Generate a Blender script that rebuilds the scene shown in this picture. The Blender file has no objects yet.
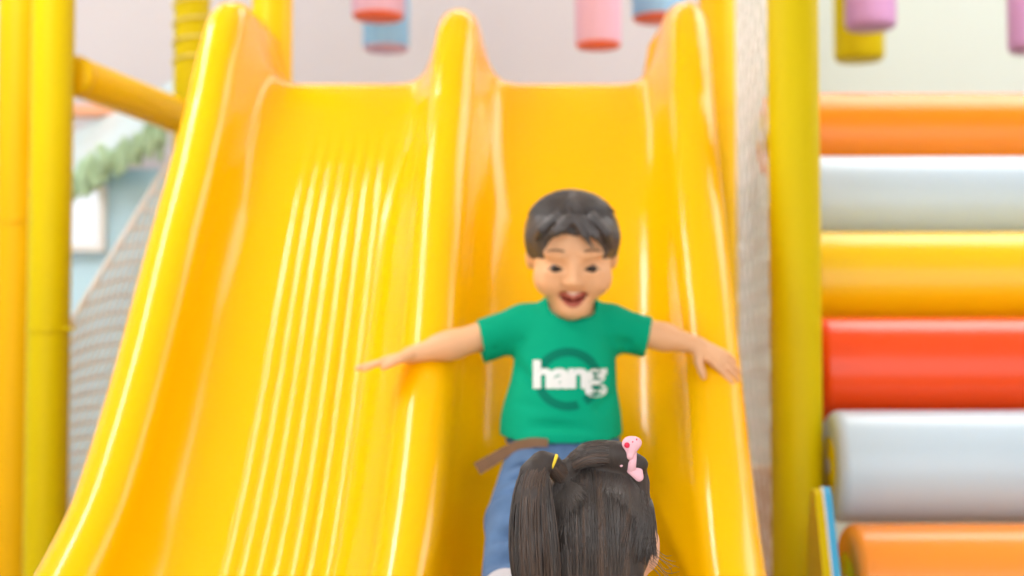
import bpy, math, random
import numpy as np
from mathutils import Vector, Matrix
from mathutils.bvhtree import BVHTree

random.seed(7)
rng = np.random.default_rng(7)
SC = bpy.context.scene
COL = SC.collection
PI = math.pi

# ------------------------------------------------------------------ camera
CAMZ = 0.95
PITCH = math.radians(2.8)
F = 1407.0
cam_d = bpy.data.cameras.new('camera')
cam_d.sensor_width = 36.0
cam_d.lens = 36.0 * F / 1024.0
cam_d.dof.use_dof = True
cam_d.dof.focus_distance = 1.50
cam_d.dof.aperture_fstop = 3.2
cam_d.clip_start = 0.05
cam = bpy.data.objects.new('camera', cam_d)
cam.location = (0, 0, CAMZ)
cam.rotation_euler = (PI / 2 + PITCH, 0, 0)
COL.objects.link(cam)
SC.camera = cam


def P(px, py, D):
    """place measured on the photograph, at depth D metres in front of the lens"""
    u = (px - 512) / F
    v = (288 - py) / F
    d = np.array([u, math.cos(PITCH) - v * math.sin(PITCH), math.sin(PITCH) + v * math.cos(PITCH)])
    d = d * (D / d[1])
    return np.array([d[0], D, d[2] + CAMZ])


# ------------------------------------------------------------------ materials
def srgb(r, g, b):
    f = lambda c: (c / 255 / 12.92) if c / 255 <= 0.04045 else ((c / 255 + 0.055) / 1.055) ** 2.4
    return (f(r), f(g), f(b), 1.0)


def mat(name, col, rough=0.5, spec=0.5, var=0.05, scale=8.0, bump=0.0, bscale=60.0, coat=0.0, stretch=None, sheen=0.0):
    m = bpy.data.materials.new(name)
    m.use_nodes = True
    nt = m.node_tree
    b = nt.nodes['Principled BSDF']
    b.inputs['Roughness'].default_value = rough
    b.inputs['Specular IOR Level'].default_value = spec
    b.inputs['Coat Weight'].default_value = coat
    b.inputs['Coat Roughness'].default_value = 0.1
    b.inputs['Sheen Weight'].default_value = sheen
    tc = nt.nodes.new('ShaderNodeTexCoord')
    mp = nt.nodes.new('ShaderNodeMapping')
    if stretch:
        mp.inputs['Scale'].default_value = stretch
    nt.links.new(tc.outputs['Object'], mp.inputs['Vector'])
    nz = nt.nodes.new('ShaderNodeTexNoise')
    nz.inputs['Scale'].default_value = scale
    nz.inputs['Detail'].default_value = 3
    nt.links.new(mp.outputs['Vector'], nz.inputs['Vector'])
    mx = nt.nodes.new('ShaderNodeMix')
    mx.data_type = 'RGBA'
    c = np.array(col[:3])
    mx.inputs['A'].default_value = (*(c * (1 - var)), 1)
    mx.inputs['B'].default_value = (*np.minimum(c * (1 + var), 1.0), 1)
    nt.links.new(nz.outputs['Fac'], mx.inputs['Factor'])
    nt.links.new(mx.outputs['Result'], b.inputs['Base Color'])
    if bump > 0:
        n2 = nt.nodes.new('ShaderNodeTexNoise')
        n2.inputs['Scale'].default_value = bscale
        n2.inputs['Detail'].default_value = 2
        nt.links.new(mp.outputs['Vector'], n2.inputs['Vector'])
        bp = nt.nodes.new('ShaderNodeBump')
        bp.inputs['Strength'].default_value = bump
        bp.inputs['Distance'].default_value = 0.004
        nt.links.new(n2.outputs['Fac'], bp.inputs['Height'])
        nt.links.new(bp.outputs['Normal'], b.inputs['Normal'])
    return m


def emat(name, col, strength):
    m = bpy.data.materials.new(name)
    m.use_nodes = True
    nt = m.node_tree
    nt.nodes.remove(nt.nodes['Principled BSDF'])
    e = nt.nodes.new('ShaderNodeEmission')
    e.inputs['Color'].default_value = col
    e.inputs['Strength'].default_value = strength
    nt.links.new(e.outputs[0], nt.nodes['Material Output'].inputs['Surface'])
    return m


M = {}
M['slide'] = mat('yellow_gloss_plastic', (0.94, 0.485, 0.0003, 1), 0.17, 0.26, 0.015, 3)
M['lemon'] = mat('lemon_vinyl_foam', (0.64, 0.50, 0.0005, 1), 0.45, 0.12, 0.04, 5, 0.1, 30)
M['amber'] = mat('amber_vinyl_foam', (0.80, 0.44, 0.0005, 1), 0.45, 0.15, 0.04, 5, 0.1, 30)
M['gold'] = mat('golden_vinyl_foam', (0.88, 0.54, 0.001, 1), 0.4, 0.2, 0.04, 5, 0.1, 30)
M['wall'] = mat('lilac_bounce_wall', (0.69, 0.645, 0.66, 1), 0.8, 0.2, 0.02, 2, 0.05, 200)  # lilac tint puts coloured bounce light into the wall colour
M['wallr'] = mat('green_bounce_wall', (0.62, 0.675, 0.61, 1), 0.8, 0.2, 0.02, 2, 0.05, 200)  # same wall, greener tint standing in for coloured bounce light
M['side'] = mat('white_paint', (0.80, 0.80, 0.80, 1), 0.8, 0.2, 0.02, 2)
M['ceil'] = mat('ceiling_paint', (0.85, 0.85, 0.85, 1), 0.9, 0.1, 0.02, 2)
M['floor'] = mat('tan_foam_mat', (0.50, 0.36, 0.24, 1), 0.7, 0.2, 0.06, 6, 0.15, 90)
M['tan'] = mat('tan_bounce_tone', (0.50, 0.33, 0.19, 1), 0.6, 0.3, 0.10, 5, 0.05, 40, stretch=(1, 1, 6))  # tan tone imitates yellow bounce and shade, no board known there
M['orange'] = mat('orange_vinyl', (0.95, 0.25, 0.001, 1), 0.24, 0.45, 0.03, 4, 0.06, 25)
M['orange2'] = mat('light_orange_vinyl', (0.95, 0.30, 0.03, 1), 0.24, 0.45, 0.03, 4, 0.06, 25)
M['red'] = mat('red_vinyl', (0.88, 0.070, 0.005, 1), 0.24, 0.45, 0.03, 4, 0.06, 25)
M['yelroll'] = mat('yellow_vinyl', (0.90, 0.58, 0.001, 1), 0.24, 0.45, 0.03, 4, 0.06, 25)
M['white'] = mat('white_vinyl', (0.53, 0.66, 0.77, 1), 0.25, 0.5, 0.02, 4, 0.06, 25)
M['pink'] = mat('pink_vinyl', (0.78, 0.47, 0.62, 1), 0.5, 0.3, 0.03, 4)
M['blue'] = mat('sky_blue_vinyl', (0.32, 0.58, 0.84, 1), 0.5, 0.3, 0.03, 4)
M['purple'] = mat('mauve_vinyl', (0.55, 0.29, 0.52, 1), 0.5, 0.3, 0.03, 4)
M['coral'] = mat('coral_vinyl', (0.95, 0.16, 0.05, 1), 0.5, 0.3, 0.03, 4)
M['cyan'] = mat('bright_blue_vinyl', (0.05, 0.40, 0.72, 1), 0.4, 0.4, 0.03, 4)
M['net'] = mat('white_nylon_cord', (0.88, 0.87, 0.87, 1), 0.8, 0.1, 0.08, 50)
M['cord'] = mat('grey_cord', (0.4, 0.38, 0.36, 1), 0.8, 0.1, 0.08, 50)
M['steel'] = mat('grey_steel', (0.45, 0.45, 0.46, 1), 0.4, 0.5, 0.05, 20)
M['paleblue'] = mat('pale_blue_panel', (0.52, 0.78, 0.94, 1), 0.35, 0.4, 0.04, 2)
M['leaf'] = mat('artificial_green_leaf', (0.42, 0.60, 0.40, 1), 0.6, 0.2, 0.25, 30)
M['skin'] = mat('boy_skin', (0.78, 0.43, 0.23, 1), 0.48, 0.3, 0.06, 30, 0.05, 300)
M['skin2'] = mat('girl_skin', (0.74, 0.43, 0.29, 1), 0.48, 0.3, 0.06, 30, 0.05, 300)
M['lips'] = mat('lips', (0.50, 0.13, 0.09, 1), 0.4, 0.4, 0.05, 60)
M['mouth'] = mat('mouth_inside', (0.16, 0.018, 0.015, 1), 0.5, 0.3, 0.05, 60)
M['teeth'] = mat('teeth', (0.80, 0.72, 0.62, 1), 0.3, 0.5, 0.02, 60)
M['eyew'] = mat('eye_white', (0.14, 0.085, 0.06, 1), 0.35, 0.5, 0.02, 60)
M['iris'] = mat('dark_brown_iris', (0.02, 0.01, 0.006, 1), 0.15, 0.6, 0.02, 60)
M['brow'] = mat('brow_hair', (0.20, 0.10, 0.055, 1), 0.7, 0.2, 0.1, 60)
M['hairb'] = mat('boy_black_hair', (0.060, 0.052, 0.052, 1), 0.42, 0.5, 0.25, 30, 0.5, 120, stretch=(1, 1, 0.3))
M['hairg'] = mat('girl_dark_brown_hair', (0.045, 0.035, 0.031, 1), 0.55, 0.35, 0.25, 40, 0.25, 300, stretch=(1, 1, 0.15))
M['strandg'] = mat('girl_hair_strand', (0.075, 0.062, 0.056, 1), 0.34, 0.5, 0.5, 25)
M['strandg2'] = mat('girl_brown_hair_strand', (0.115, 0.075, 0.056, 1), 0.4, 0.5, 0.4, 25)
M['strandb'] = mat('boy_hair_strand', (0.055, 0.046, 0.045, 1), 0.4, 0.5, 0.4, 25)
M['shirt'] = mat('green_cotton', (0.001, 0.335, 0.185, 1), 0.85, 0.1, 0.06, 12, 0.25, 400)
M['print'] = mat('white_shirt_ink', (0.70, 0.72, 0.70, 1), 0.7, 0.2, 0.05, 60)
M['ring'] = mat('dark_green_shirt_ink', (0.001, 0.17, 0.105, 1), 0.8, 0.1, 0.08, 40)
M['denim'] = mat('blue_denim', (0.100, 0.175, 0.32, 1), 0.85, 0.1, 0.45, 26, 0.3, 500)
M['strap'] = mat('taupe_webbing', (0.24, 0.135, 0.075, 1), 0.8, 0.15, 0.15, 60, 0.2, 500)
M['shoe'] = mat('pale_grey_canvas', (0.52, 0.50, 0.53, 1), 0.7, 0.2, 0.06, 40, 0.2, 400)
M['sole'] = mat('white_rubber', (0.75, 0.75, 0.74, 1), 0.6, 0.3, 0.03, 40)
M['dress'] = mat('lilac_grey_cotton', (0.55, 0.50, 0.56, 1), 0.85, 0.1, 0.06, 15, 0.2, 300)
M['pinktie'] = mat('pale_pink_ribbon', (0.86, 0.50, 0.57, 1), 0.6, 0.2, 0.06, 60)
M['crimson'] = mat('crimson_dot', (0.75, 0.03, 0.08, 1), 0.5, 0.3, 0.03, 60)
M['yeltie'] = mat('yellow_elastic', (0.85, 0.62, 0.05, 1), 0.6, 0.2, 0.06, 60)
M['fixture'] = mat('white_metal', (0.8, 0.8, 0.8, 1), 0.5, 0.3, 0.02, 20)


# ------------------------------------------------------------------ object helpers
def tag(o, label=None, cat=None, group=None, kind=None):
    if label: o['label'] = label
    if cat: o['category'] = cat
    if group: o['group'] = group
    if kind: o['kind'] = kind
    return o


def empty(name, loc, label=None, cat=None, group=None):
    o = bpy.data.objects.new(name, None)
    o.empty_display_size = 0.05
    o.location = loc
    COL.objects.link(o)
    return tag(o, label, cat, group)


def world_loc(o):
    v = Vector(o.location)
    p = o.parent
    while p is not None:
        v += Vector(p.location)
        p = p.parent
    return v


def link(name, verts, faces, m, parent=None, smooth=True, origin=None):
    """one mesh object from world-space verts; its origin is its own centre"""
    v = np.asarray(verts, dtype=float).reshape(-1, 3)
    if origin is None:
        origin = (v.min(0) + v.max(0)) / 2
    origin = np.asarray(origin, float)
    me = bpy.data.meshes.new(name)
    me.from_pydata((v - origin).tolist(), [], faces if isinstance(faces, list) else faces.tolist())
    me.update()
    if smooth:
        me.polygons.foreach_set('use_smooth', [True] * len(me.polygons))
    if m is not None:
        me.materials.append(m)
    o = bpy.data.objects.new(name, me)
    COL.objects.link(o)
    o.location = origin
    if parent is not None:
        o.parent = parent
        o.location = Vector(origin) - world_loc(parent)
    return o


class MB:
    def __init__(self):
        self.v = []
        self.f = []

    def add(self, v, f):
        n = len(self.v)
        self.v += [tuple(map(float, p)) for p in v]
        self.f += [tuple(int(i) + n for i in q) for q in f]
        return self

    def box(self, lo, hi, bev=0.0):
        lo = np.array(lo, float); hi = np.array(hi, float)
        if bev <= 0:
            v = [(x, y, z) for x in (lo[0], hi[0]) for y in (lo[1], hi[1]) for z in (lo[2], hi[2])]
            f = [(0, 1, 3, 2), (4, 6, 7, 5), (0, 4, 5, 1), (2, 3, 7, 6), (0, 2, 6, 4), (1, 5, 7, 3)]
            return self.add(v, f)
        # rounded box by subdivided cube pushed to a rounded hull
        n = 10
        c = (lo + hi) / 2; h = (hi - lo) / 2
        b = min(bev, h.min() * 0.999)
        vs = {}; V = []; Fc = []
        t = np.concatenate([[-1.0], -1 + 2 * (np.arange(1, n) / n), [1.0]])
        def vid(p):
            k = tuple(np.round(p, 6))
            if k not in vs:
                d = np.array(p)
                # place samples so most density is in the bevel
                q = np.sign(d) * np.abs(d) ** 0.5 * h
                core = np.clip(q, -(h - b), h - b)
                e = q - core
                L = np.linalg.norm(e)
                if L > 1e-9:
                    q = core + e / L * b
                vs[k] = len(V); V.append(c + q)
            return vs[k]
        for ax in range(3):
            a1, a2 = (ax + 1) % 3, (ax + 2) % 3
            for s in (-1, 1):
                for i in range(n):
                    for j in range(n):
                        quad = []
                        for (ii, jj) in ((i, j), (i + 1, j), (i + 1, j + 1), (i, j + 1)):
                            p = [0, 0, 0]; p[ax] = s; p[a1] = t[ii]; p[a2] = t[jj]
                            quad.append(vid(p))
                        Fc.append(quad if s > 0 else quad[::-1])
        return self.add(V, Fc)

    def tube(self, pts, r, n=10, cap=True, closed=False):
        pts = [np.array(p, float) for p in pts]
        m = len(pts)
        rs = [r] * m if np.isscalar(r) else list(r)
        T = []
        for i in range(m):
            if closed:
                d = pts[(i + 1) % m] - pts[i - 1]
            else:
                d = pts[min(i + 1, m - 1)] - pts[max(i - 1, 0)]
            L = np.linalg.norm(d)
            T.append(d / L if L > 1e-12 else np.array([0, 0, 1.0]))
        up = np.array([0, 0, 1.0]) if abs(T[0][2]) < 0.9 else np.array([1.0, 0, 0])
        N = np.cross(T[0], up); N /= np.linalg.norm(N)
        V = []
        for i in range(m):
            N = N - T[i] * N.dot(T[i]); N /= max(np.linalg.norm(N), 1e-12)
            B = np.cross(T[i], N)
            for k in range(n):
                a = 2 * PI * k / n
                V.append(pts[i] + rs[i] * (math.cos(a) * N + math.sin(a) * B))
        Fc = []
        for i in range(m if closed else m - 1):
            for k in range(n):
                a = i * n + k; b = i * n + (k + 1) % n
                j = (i + 1) % m
                Fc.append((a, b, j * n + (k + 1) % n, j * n + k))
        if cap and not closed:
            Fc.append(tuple(range(n))[::-1]); Fc.append(tuple(range((m - 1) * n, m * n)))
        return self.add(V, Fc)

    def lathe(self, c, axis, prof, n=40):
        """prof: list of (distance along axis, radius)"""
        axis = np.array(axis, float); axis /= np.linalg.norm(axis)
        up = np.array([0, 0, 1.0]) if abs(axis[2]) < 0.9 else np.array([1.0, 0, 0])
        N = np.cross(axis, up); N /= np.linalg.norm(N); B = np.cross(axis, N)
        c = np.array(c, float)
        V = []; Fc = []
        for (h, r) in prof:
            for k in range(n):
                a = 2 * PI * k / n
                V.append(c + axis * h + max(r, 1e-4) * (math.cos(a) * N + math.sin(a) * B))
        for i in range(len(prof) - 1):
            for k in range(n):
                k2 = (k + 1) % n
                Fc.append((i * n + k, i * n + k2, (i + 1) * n + k2, (i + 1) * n + k))
        Fc.append(tuple(range(n))[::-1]); Fc.append(tuple(range((len(prof) - 1) * n, len(prof) * n)))
        return self.add(V, Fc)

    def ell(self, c, r, R=None, nu=24, nv=16):
        R = np.eye(3) if R is None else np.array(R)
        V = []; Fc = []
        for i in range(nv + 1):
            th = PI * i / nv
            for k in range(nu):
                a = 2 * PI * k / nu
                p = np.array([math.sin(th) * math.cos(a) * r[0], math.sin(th) * math.sin(a) * r[1], math.cos(th) * r[2]])
                V.append(np.array(c) + R @ p)
        for i in range(nv):
            for k in range(nu):
                k2 = (k + 1) % nu
                Fc.append((i * nu + k, (i + 1) * nu + k, (i + 1) * nu + k2, i * nu + k2))
        return self.add(V, Fc)

    def build(self, name, m, parent=None, smooth=True, origin=None):
        return link(name, self.v, self.f, m, parent, smooth, origin)


def auto_sharp(o, deg=35):
    me = o.data
    try:
        me.set_sharp_from_angle(angle=math.radians(deg))
    except Exception:
        pass
    return o


# ------------------------------------------------------------------ signed-distance bodies
class SDF:
    def __init__(self, lo, hi, h):
        self.lo = np.array(lo, float)
        self.h = h
        self.n = np.ceil((np.array(hi) - self.lo) / h).astype(int) + 1
        self.F = np.full(self.n, 0.5, dtype=np.float32)

    def _win(self, lo, hi):
        a = np.clip(np.floor((lo - self.lo) / self.h).astype(int), 0, self.n)
        b = np.clip(np.ceil((hi - self.lo) / self.h).astype(int) + 1, 0, self.n)
        if np.any(b <= a):
            return None, None
        ax = [(self.lo[i] + self.h * np.arange(a[i], b[i])).astype(np.float32) for i in range(3)]
        X, Y, Z = np.meshgrid(*ax, indexing='ij')
        return (slice(a[0], b[0]), slice(a[1], b[1]), slice(a[2], b[2])), (X, Y, Z)

    def _mix(self, sl, d, k, op):
        A = self.F[sl]
        if op == 'add':
            if k > 0:
                h = np.maximum(k - np.abs(A - d), 0) / k
                self.F[sl] = np.minimum(A, d) - h * h * k * 0.25
            else:
                self.F[sl] = np.minimum(A, d)
        else:
            d = -d
            if k > 0:
                h = np.maximum(k - np.abs(A - d), 0) / k
                self.F[sl] = np.maximum(A, d) + h * h * k * 0.25
            else:
                self.F[sl] = np.maximum(A, d)

    def cap(self, a, b, ra, rb=None, k=0.01, op='add', sy=1.0):
        a = np.array(a, float); b = np.array(b, float)
        rb = ra if rb is None else rb
        R = max(ra, rb) + k + 4 * self.h
        sl, g = self._win(np.minimum(a, b) - R, np.maximum(a, b) + R)
        if sl is None: return self
        X, Y, Z = g
        s = np.array([1, 1 / sy, 1])
        A = a * s; B = b * s
        d = B - A
        L2 = max(float(d @ d), 1e-12)
        px, py, pz = X - A[0], Y / sy - A[1], Z - A[2]
        t = np.clip((px * d[0] + py * d[1] + pz * d[2]) / L2, 0, 1)
        q = np.sqrt((px - t * d[0]) ** 2 + (py - t * d[1]) ** 2 + (pz - t * d[2]) ** 2)
        D = (q - (ra + (rb - ra) * t))
        if sy < 1: D = D * (0.5 + 0.5 * sy)
        self._mix(sl, D, k, op)
        return self

    def ell(self, c, r, R=None, k=0.01, op='add'):
        c = np.array(c, float); r = np.array(r, float)
        rad = r.max() + k + 4 * self.h
        sl, g = self._win(c - rad, c + rad)
        if sl is None: return self
        X, Y, Z = g[0] - c[0], g[1] - c[1], g[2] - c[2]
        if R is not None:
            R = np.array(R)
            X, Y, Z = (R[0, 0] * X + R[1, 0] * Y + R[2, 0] * Z, R[0, 1] * X + R[1, 1] * Y + R[2, 1] * Z,
                       R[0, 2] * X + R[1, 2] * Y + R[2, 2] * Z)
        k0 = np.sqrt((X / r[0]) ** 2 + (Y / r[1]) ** 2 + (Z / r[2]) ** 2)
        k1 = np.sqrt((X / r[0] ** 2) ** 2 + (Y / r[1] ** 2) ** 2 + (Z / r[2] ** 2) ** 2)
        D = np.where(k1 > 1e-6, k0 * (k0 - 1) / np.maximum(k1, 1e-6), -r.min())
        self._mix(sl, D, k, op)
        return self

    def cut(self, p, n, k=0.0):
        """remove everything on the +n side of the plane through p"""
        n = np.array(n, float); n /= np.linalg.norm(n)
        ax = [(self.lo[i] + self.h * np.arange(self.n[i])).astype(np.float32) for i in range(3)]
        D = (ax[0][:, None, None] - p[0]) * n[0] + (ax[1][None, :, None] - p[1]) * n[1] + (ax[2][None, None, :] - p[2]) * n[2]
        self._mix((slice(None),) * 3, -D, k, 'sub')
        return self

    def cutball(self, p, n, c, rad):
        """plane cut limited to a ball, to trim one sleeve only"""
        n = np.array(n, float); n /= np.linalg.norm(n)
        c = np.array(c, float)
        sl, g = self._win(c - rad, c + rad)
        D = (g[0] - p[0]) * n[0] + (g[1] - p[1]) * n[1] + (g[2] - p[2]) * n[2]
        ball = np.sqrt((g[0] - c[0]) ** 2 + (g[1] - c[1]) ** 2 + (g[2] - c[2]) ** 2) - rad
        self._mix(sl, np.maximum(-D, ball), 0.0, 'sub')
        return self

    def mesh(self, smooth=2, biggest=True):
        Fv = self.F
        Fv[0] = Fv[-1] = 0.5; Fv[:, 0] = Fv[:, -1] = 0.5; Fv[:, :, 0] = Fv[:, :, -1] = 0.5
        S = Fv < 0
        c = np.zeros(np.array(S.shape) - 1, dtype=np.int8)
        for dx in (0, 1):
            for dy in (0, 1):
                for dz in (0, 1):
                    c += S[dx:S.shape[0] - 1 + dx, dy:S.shape[1] - 1 + dy, dz:S.shape[2] - 1 + dz]
        act = np.argwhere((c > 0) & (c < 8))
        idx = np.full(c.shape, -1, dtype=np.int64)
        idx[act[:, 0], act[:, 1], act[:, 2]] = np.arange(len(act))
        acc = np.zeros((len(act), 3)); cnt = np.zeros(len(act))
        corners = np.array([(i, j, k) for i in (0, 1) for j in (0, 1) for k in (0, 1)])
        for i in range(8):
            for j in range(i + 1, 8):
                if np.abs(corners[i] - corners[j]).sum() != 1: continue
                A = act + corners[i]; B = act + corners[j]
                fa = Fv[A[:, 0], A[:, 1], A[:, 2]]; fb = Fv[B[:, 0], B[:, 1], B[:, 2]]
                m = (fa < 0) != (fb < 0)
                t = np.clip(fa / np.where(np.abs(fa - fb) < 1e-9, 1, fa - fb), 0.02, 0.98)
                p = A + (B - A) * t[:, None]
                acc[m] += p[m]; cnt[m] += 1
        V = acc / cnt[:, None]
        quads = []
        for ax in range(3):
            a1, a2 = (ax + 1) % 3, (ax + 2) % 3
            lo = [slice(None)] * 3; hi = [slice(None)] * 3
            lo[ax] = slice(0, -1); hi[ax] = slice(1, None)
            ch = S[tuple(lo)] != S[tuple(hi)]
            e = np.argwhere(ch)
            e = e[(e[:, a1] >= 1) & (e[:, a2] >= 1) & (e[:, a1] < S.shape[a1] - 1) & (e[:, a2] < S.shape[a2] - 1)]
            ins = S[e[:, 0], e[:, 1], e[:, 2]]
            def cell(d1, d2):
                q = e.copy(); q[:, a1] += d1; q[:, a2] += d2
                return idx[q[:, 0], q[:, 1], q[:, 2]]
            Q = np.stack([cell(-1, -1), cell(0, -1), cell(0, 0), cell(-1, 0)], 1)
            Q[~ins] = Q[~ins][:, ::-1]
            quads.append(Q)
        Q = np.concatenate(quads)
        Q = Q[(Q >= 0).all(1)]
        if biggest:
            lab = np.arange(len(V))
            E = np.concatenate([Q[:, [0, 1]], Q[:, [1, 2]], Q[:, [2, 3]], Q[:, [3, 0]]])
            while True:
                m = np.minimum(lab[E[:, 0]], lab[E[:, 1]])
                new = lab.copy()
                np.minimum.at(new, E[:, 0], m); np.minimum.at(new, E[:, 1], m)
                new = new[new]
                if (new == lab).all(): break
                lab = new
            u, n = np.unique(lab, return_counts=True)
            keep = lab == u[n.argmax()]
            remap = np.cumsum(keep) - 1
            Q = remap[Q[keep[Q[:, 0]]]]
            V = V[keep]
        E = np.concatenate([Q[:, [0, 1]], Q[:, [1, 2]], Q[:, [2, 3]], Q[:, [3, 0]]])
        for _ in range(smooth):
            s = np.zeros_like(V); n = np.zeros(len(V))
            np.add.at(s, E[:, 0], V[E[:, 1]]); np.add.at(n, E[:, 0], 1)
            np.add.at(s, E[:, 1], V[E[:, 0]]); np.add.at(n, E[:, 1], 1)
            V = V * 0.5 + 0.5 * s / np.maximum(n, 1)[:, None]
        return self.lo + V * self.h, Q

    def build(self, name, m, parent=None, smooth=2, biggest=True, origin=None):
        V, Q = self.mesh(smooth, biggest)
        return link(name, V, Q, m, parent, True, origin)


def rotx(a):
    c, s = math.cos(a), math.sin(a)
    return np.array([[1, 0, 0], [0, c, -s], [0, s, c]])


def roty(a):
    c, s = math.cos(a), math.sin(a)
    return np.array([[c, 0, s], [0, 1, 0], [-s, 0, c]])


def rotz(a):
    c, s = math.cos(a), math.sin(a)
    return np.array([[c, -s, 0], [s, c, 0], [0, 0, 1]])


def hand(S, wrist, fwd, nrm, thumb, size, curl, spread=0.16, thumb_out=0.75, rf=0.0062, tcurl=0.25):
    """palm + five separate bent fingers; fwd = towards the fingertips, nrm = palm side, thumb = thumb side"""
    fwd = np.array(fwd, float); fwd /= np.linalg.norm(fwd)
    nrm = np.array(nrm, float); nrm -= fwd * nrm.dot(fwd); nrm /= np.linalg.norm(nrm)
    side = np.cross(fwd, nrm)
    if side.dot(np.array(thumb, float)) < 0: side = -side
    w = np.array(wrist, float)
    pl = 0.46 * size
    pw = 0.40 * size
    for s in np.linspace(-0.5, 0.5, 5):
        S.cap(w + fwd * 0.05 * size + side * s * pw * 0.45, w + fwd * pl + side * s * pw * 0.80, rf * 1.35, rf * 1.25, k=0.005)
    lens = [0.44, 0.50, 0.46, 0.36]
    for i in range(4):
        s = 0.5 - i / 3.0
        base = w + fwd * (pl * (1.0 if i in (1, 2) else 0.94)) + side * s * pw * 0.92
        ang = s * 2 * spread
        d = fwd * math.cos(ang) + side * math.sin(ang)
        L = lens[i] * size
        p = base; cu = 0.0
        c = curl[i] if hasattr(curl, '__len__') else curl
        r = rf * (0.98 if i < 3 else 0.86)
        for j, fr in enumerate((0.44, 0.31, 0.25)):
            cu += c * (0.7, 1.0, 0.8)[j]
            q = p + (d * math.cos(cu) + nrm * math.sin(cu)) * L * fr
            S.cap(p, q, r * (1, 0.94, 0.88)[j], r * (0.94, 0.88, 0.78)[j], k=0.002)
            p = q
    p = w + fwd * 0.10 * size + side * pw * 0.36
    d = fwd * math.cos(thumb_out) + side * math.sin(thumb_out)
    q = p + d * 0.20 * size + nrm * 0.03 * size
    S.cap(p, q, rf * 1.5, rf * 1.2, k=0.006)
    d2 = fwd * math.cos(thumb_out * 0.6) + side * math.sin(thumb_out * 0.6) + nrm * tcurl
    d2 /= np.linalg.norm(d2)
    e = q + d2 * 0.16 * size
    S.cap(q, e, rf * 1.15, rf * 1.05, k=0.002)
    S.cap(e, e + d2 * 0.12 * size, rf * 1.05, rf * 0.85, k=0.002)


# ================================================================== THE SETTING
XL, XR, YF, YB, ZC = -3.0, 3.2, -1.6, 5.3, 3.0


def structure(name, lo, hi, m):
    o = MB().box(lo, hi).build(name, m, None, smooth=False)
    o['kind'] = 'structure'
    return o


structure('floor', (XL, YF, -0.06), (XR, YB, 0.0), M['floor'])
structure('ceiling', (XL, YF, ZC), (XR, YB, ZC + 0.08), M['ceil'])
structure('wall_back', (XL, YB, 0), (0.74, YB + 0.1, ZC), M['wall'])
structure('wall_back_right', (0.74, YB, 0), (XR, YB + 0.1, ZC), M['wallr'])  # split from wall_back only for its painted-in bounce tint
structure('wall_left', (XL - 0.1, YF, 0), (XL, YB, ZC), M['side'])
structure('wall_right', (XR, YF, 0), (XR + 0.1, YB, ZC), M['side'])
structure('baseboard_back', (XL, YB - 0.015, 0), (XR, YB, 0.09), M['side'])


def ceiling_light(x, y0, y1, w, strength, label):

    t = empty('ceiling_light', (x, (y0 + y1) / 2, ZC - 0.03), label, 'ceiling light', 'ceiling lights over the playground')
    fr = MB()
    fr.box((x - w / 2 - 0.03, y0 - 0.03, ZC - 0.05), (x - w / 2, y1 + 0.03, ZC))
    fr.box((x + w / 2, y0 - 0.03, ZC - 0.05), (x + w / 2 + 0.03, y1 + 0.03, ZC))
    fr.box((x - w / 2, y0 - 0.03, ZC - 0.05), (x + w / 2, y0, ZC))
    fr.box((x - w / 2, y1, ZC - 0.05), (x + w / 2, y1 + 0.03, ZC))
    fr.build('frame', M['fixture'], t, False)
    d = MB().box((x - w / 2, y0, ZC - 0.04), (x + w / 2, y1, ZC - 0.02))
    d.build('diffuser', emat('lit_diffuser', (1, 0.985, 0.97, 1), strength), t, False)
    return t


ceiling_light(-1.5, 0.9, 3.5, 0.22, 37, 'long lit ceiling strip over the net beside the slide')
ceiling_light(2.0, 2.9, 4.2, 2.2, 6.5, 'broad lit ceiling panel over the row of rollers')
ceiling_light(0.0, 4.50, 4.80, 5.0, 5.6, 'added crosswise ceiling panel brightening the pale back wall')  # extra source added out of view to brighten the back wall

wd = bpy.data.worlds.new('world')
SC.world = wd
wd.use_nodes = True
wd.node_tree.nodes['Background'].inputs['Color'].default_value = (0.95, 0.98, 1.0, 1)
wd.node_tree.nodes['Background'].inputs['Strength'].default_value = 2.45

# ================================================================== THE SLIDE
path = np.array([(3.22, 1.548), (3.12, 1.545), (3.05, 1.525), (2.907, 1.385), (2.65, 1.085), (2.45, 0.83), (2.27, 0.64),
                 (2.13, 0.53), (1.95, 0.42), (1.80, 0.35), (1.68, 0.32)])


def smooth_path(p, n):
    # Catmull-Rom, then even spacing
    out = []
    q = np.vstack([2 * p[0] - p[1], p, 2 * p[-1] - p[-2]])
    for i in range(1, len(q) - 2):
        for t in np.linspace(0, 1, 24, endpoint=False):
            a, b, c, d = q[i - 1], q[i], q[i + 1], q[i + 2]
            out.append(0.5 * ((2 * b) + (-a + c) * t + (2 * a - 5 * b + 4 * c - d) * t * t + (-a + 3 * b - 3 * c + d) * t ** 3))
    out.append(q[-2])
    out = np.array(out)
    for _ in range(60):
        out[1:-1] = out[1:-1] * 0.5 + 0.25 * (out[:-2] + out[2:])
    s = np.concatenate([[0], np.cumsum(np.linalg.norm(np.diff(out, axis=0), axis=1))])
    u = np.linspace(0, s[-1], n)
    return np.stack([np.interp(u, s, out[:, i]) for i in range(2)], 1), u


NST = 130
PTH, SARC = smooth_path(path, NST)
TAN = np.gradient(PTH, axis=0)
TAN /= np.linalg.norm(TAN, axis=1)[:, None]          # towards the foot: (dy<0, dz<0)
NRM = np.stack([TAN[:, 1], -TAN[:, 0]], 1)             # (ny<0, nz>0): up and towards the foot
RW = 0.525                                             # half width
RR = 0.042                                             # rim radius
RIDGE = 0.0265


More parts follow.
